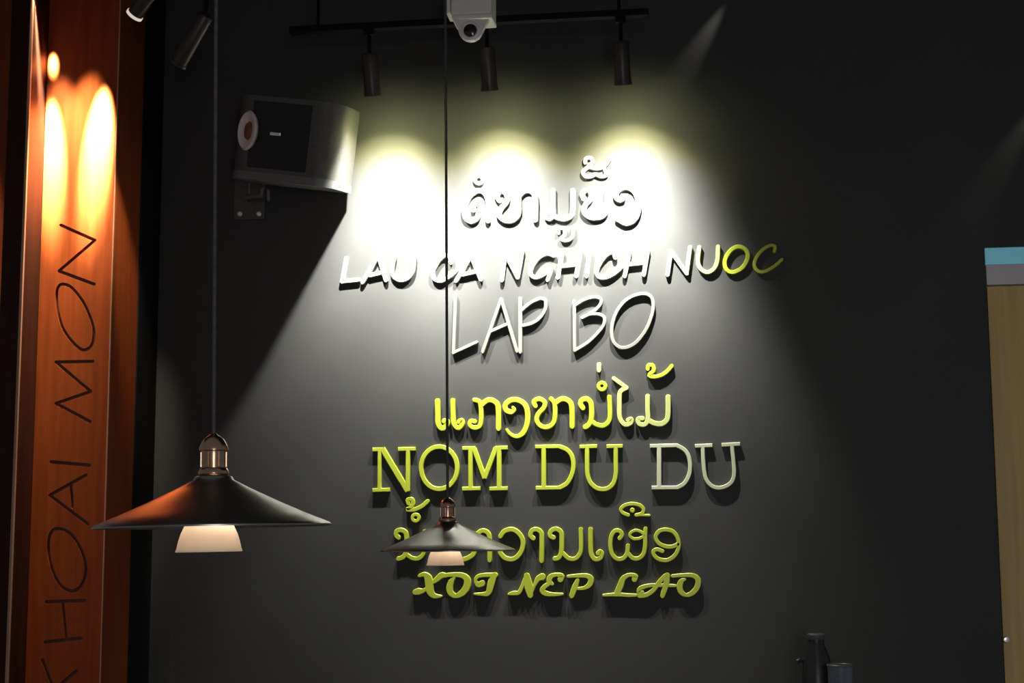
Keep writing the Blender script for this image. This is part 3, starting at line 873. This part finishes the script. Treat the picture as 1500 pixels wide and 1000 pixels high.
cc = tag(empty('security_camera', (cx_(690), CY, CEIL)), 'white security camera with a round dark lens at the top of the wall', 'camera')
child('ceiling_mount', boxbm(cx_(668), cx_(712), CY + 0.0, CY + 0.09, cz_(-25), CEIL, bevel=0.006), 'cctv', cc)
child('housing', boxbm(cx_(661.5), cx_(721), CY - 0.02, CY + 0.10, cz_(24), cz_(-30), bevel=0.008), 'cctv', cc)
child('side_flap', boxbm(cx_(653.5), cx_(660), CY - 0.01, CY + 0.08, cz_(19), cz_(-30), bevel=0.003), 'cctv', cc)
child('lower_ledge', boxbm(cx_(663.5), cx_(722.5), CY - 0.026, CY + 0.085, cz_(31), cz_(24.5), bevel=0.004), 'cctv', cc)
bt = bmesh.new()                                # tapered snout that ends in a rounded chin
prof = [(664, 28), (716, 28), (710, 38), (706, 47)]
for k in range(9):
    a = PI * k / 8
    prof.append((688.5 + 17.5 * math.cos(a), 43 + 16.5 * math.sin(a)))
prof += [(669, 40)]
seen, pr = set(), []
for p in prof:
    key = (round(p[0], 1), round(p[1], 1))
    if key not in seen:
        seen.add(key)
        pr.append(p)
f0 = [at(x, y, CY - 0.04) for x, y in pr]
fv = [bt.verts.new((v.x, CY - 0.04, v.z)) for v in f0]
bv = [bt.verts.new((v.x, CY - 0.018, v.z)) for v in f0]
bt.faces.new(fv)
bt.faces.new(bv[::-1])
for k in range(len(fv)):
    bt.faces.new((fv[k], fv[(k + 1) % len(fv)], bv[(k + 1) % len(fv)], bv[k]))
sn = child('snout', bt, 'cctv', cc)
lc = at(688.5, 44, CY - 0.045)
child('lens_ring', lathe([(0.022, 0), (0.034, 0), (0.034, 0.006), (0.027, 0.009), (0.022, 0.004)], 32, closed=True, mtx=align((0, -1, 0), (lc.x, CY - 0.038, lc.z))), 'cctv', cc, True)
child('lens', lathe([(0, 0.009), (0.014, 0.007), (0.026, 0.001), (0.026, -0.002), (0, -0.002)], 32, mtx=align((0, -1, 0), (lc.x, CY - 0.040, lc.z))), 'cctvlens', cc, True)


# spots added without fixtures to throw narrow streaks on the wall's upper right
for p_, q_, k in (((1092, -45), (985, 130), 1.3), ((1560, 90), (1415, 325), 0.6)):
    spot_light('streak_spot', at(p_[0], p_[1], -0.035), at(q_[0], q_[1], 0.0), STREAK_W * k, 17, 1.0, (1.0, 0.98, 0.88), 0.008, None)

# ================================================================== pendant lamps
def pendant(px, py, Y, label, tilt):
    base = at(px, py, Y)                        # centre of the rim
    root = tag(empty('pendant_lamp', base), label, 'lamp', 'wide cone pendant lamps')

    def part(name, b_, m):
        return obj(name, b_, m, root, True)
    R = 0.190
    part('shade', lathe([(0.024, 0.0795), (0.030, 0.0775), (0.033, 0.072), (0.060, 0.058), (0.105, 0.0365), (0.150, 0.0165), (R - 0.004, 0.002), (R, -0.0015),
                         (R, -0.004), (R - 0.006, -0.003), (0.150, 0.0125), (0.105, 0.0325), (0.060, 0.054), (0.030, 0.069), (0.024, 0.072)], 72, closed=True), 'shade')
    cap = part('socket_cap', lathe([(0, 0.148), (0.004, 0.148), (0.006, 0.146), (0.009, 0.144), (0.016, 0.139), (0.021, 0.131), (0.0235, 0.124), (0.0235, 0.120), (0.020, 0.119),
                                    (0.0195, 0.117), (0.0195, 0.092), (0.0225, 0.090), (0.0245, 0.086), (0.0245, 0.082), (0.022, 0.079), (0.015, 0.078), (0, 0.078)], 40), 'brass')
    for k in range(6):
        a = 2 * PI * k / 6 + 0.3
        obj('cap_rib', boxbm(0.0185, 0.0215, -0.0022, 0.0022, 0.093, 0.118, bevel=0.0006), 'brass', cap).rotation_euler = (0, 0, a)
    part('glass_shade', lathe([(0.032, 0.022), (0.0355, 0.008), (0.0400, -0.003), (0.0452, -0.014), (0.0490, -0.026), (0.0515, -0.037), (0.0535, -0.0425), (0.0520, -0.0432),
                               (0.0498, -0.037), (0.0470, -0.026), (0.0432, -0.014), (0.0380, -0.003), (0.0335, 0.008), (0.030, 0.022)], 56, closed=True, mtx=Matrix.Translation((-0.007, 0, 0))), 'opal')
    part('socket', lathe([(0, 0.074), (0.018, 0.074), (0.018, 0.030), (0.013, 0.026), (0, 0.026)], 24), 'shade')
    part('bulb', lathe([(0, 0.027), (0.010, 0.026), (0.013, 0.016), (0.020, 0.002), (0.021, -0.008), (0.015, -0.018), (0, -0.022)], 24), mat('warm_bulb', (0.9, 0.85, 0.75), 0.3, emit=((1.0, 0.9, 0.78), BULB)))
    top = CEIL - base.z
    cord = part('cord', tube([(0, 0, 0.146), (0, 0, 0.9), (0, 0, top - 0.01)], 0.0034 if Y < -2 else 0.0040), 'cord')
    part('ceiling_rose', lathe([(0, top), (0.05, top), (0.05, top - 0.012), (0.02, top - 0.03), (0, top - 0.03)], 32), 'shade')
    root.rotation_euler = (0, math.radians(tilt), 0)
    return root


BULB = 11.0
pendant(312.5, 768.5, -5.5 + 2.36, 'large near pendant lamp with a dark cone shade and white glass', -0.9)
pendant(656, 805, -5.5 + 4.2, 'smaller far pendant lamp in front of the lowest lettering', -0.3)

# ================================================================== counter with a jug and a cup, at the bottom edge
CTZ = 0.86
c0, c1 = at(1090, 950, -0.5), at(1320, 950, -0.5)
ct = tag(empty('counter', (0.5 * (c0.x + c1.x), -0.35, 0.0)), 'low black counter against the wall under the jug and cup', 'counter')
child('worktop', boxbm(c0.x, c1.x, -0.66, -0.02, CTZ - 0.04, CTZ, bevel=0.004), 'counter', ct)
child('body', boxbm(c0.x + 0.02, c1.x - 0.02, -0.62, -0.03, 0.0, CTZ - 0.0405, bevel=0.004), 'black', ct)

JY = -0.34
jp = at(1196, 960, JY)
jug = tag(empty('jug', (jp.x, JY, CTZ)), 'black jug with a flat grey lid and spout at the bottom edge', 'jug')
jz = at(1196, 936, JY).z - CTZ
jb = obj('jug_body', lathe([(0, 0), (0.050, 0), (0.054, 0.01), (0.052, 0.12), (0.044, jz - 0.06), (0.028, jz - 0.02), (0.026, jz), (0, jz)], 40), 'jug', jug, True)
obj('lid', lathe([(0, jz), (0.027, jz), (0.029, jz + 0.004), (0.029, jz + 0.016), (0.025, jz + 0.019), (0, jz + 0.019)], 40), 'juglid', jug, True)
sz = at(1184, 964, JY).z - CTZ
obj('spout', tube([(-0.036, 0, sz - 0.018), (-0.046, -0.004, sz - 0.006), (-0.055, -0.008, sz - 0.004), (-0.064, -0.010, sz - 0.010)], 0.007), 'jug', jug, True)
obj('spout_glint', lathe([(0, 0.006), (0.005, 0.005), (0.007, 0), (0.005, -0.005), (0, -0.006)], 16, mtx=Matrix.Translation((-0.036, -0.012, sz))), 'silver', jug, True)  # silver bead standing in for a glint on the spout

UY = -0.40
upx = at(1231, 990, UY)
uz = at(1231, 975, UY).z - CTZ
cup = tag(empty('cup', (upx.x, UY, CTZ)), 'blue grey cup standing right of the black jug', 'cup')
obj('cup_wall', lathe([(0, 0), (0.034, 0), (0.036, 0.006), (0.041, uz - 0.008), (0.0425, uz), (0.039, uz), (0.037, uz - 0.01), (0.032, 0.01), (0, 0.01)], 40), 'cup', cup, True)
obj('rim', lathe([(0.038, uz - 0.001), (0.0435, uz - 0.002), (0.044, uz + 0.003), (0.041, uz + 0.006), (0.038, uz + 0.003)], 40, closed=True), 'juglid', cup, True)
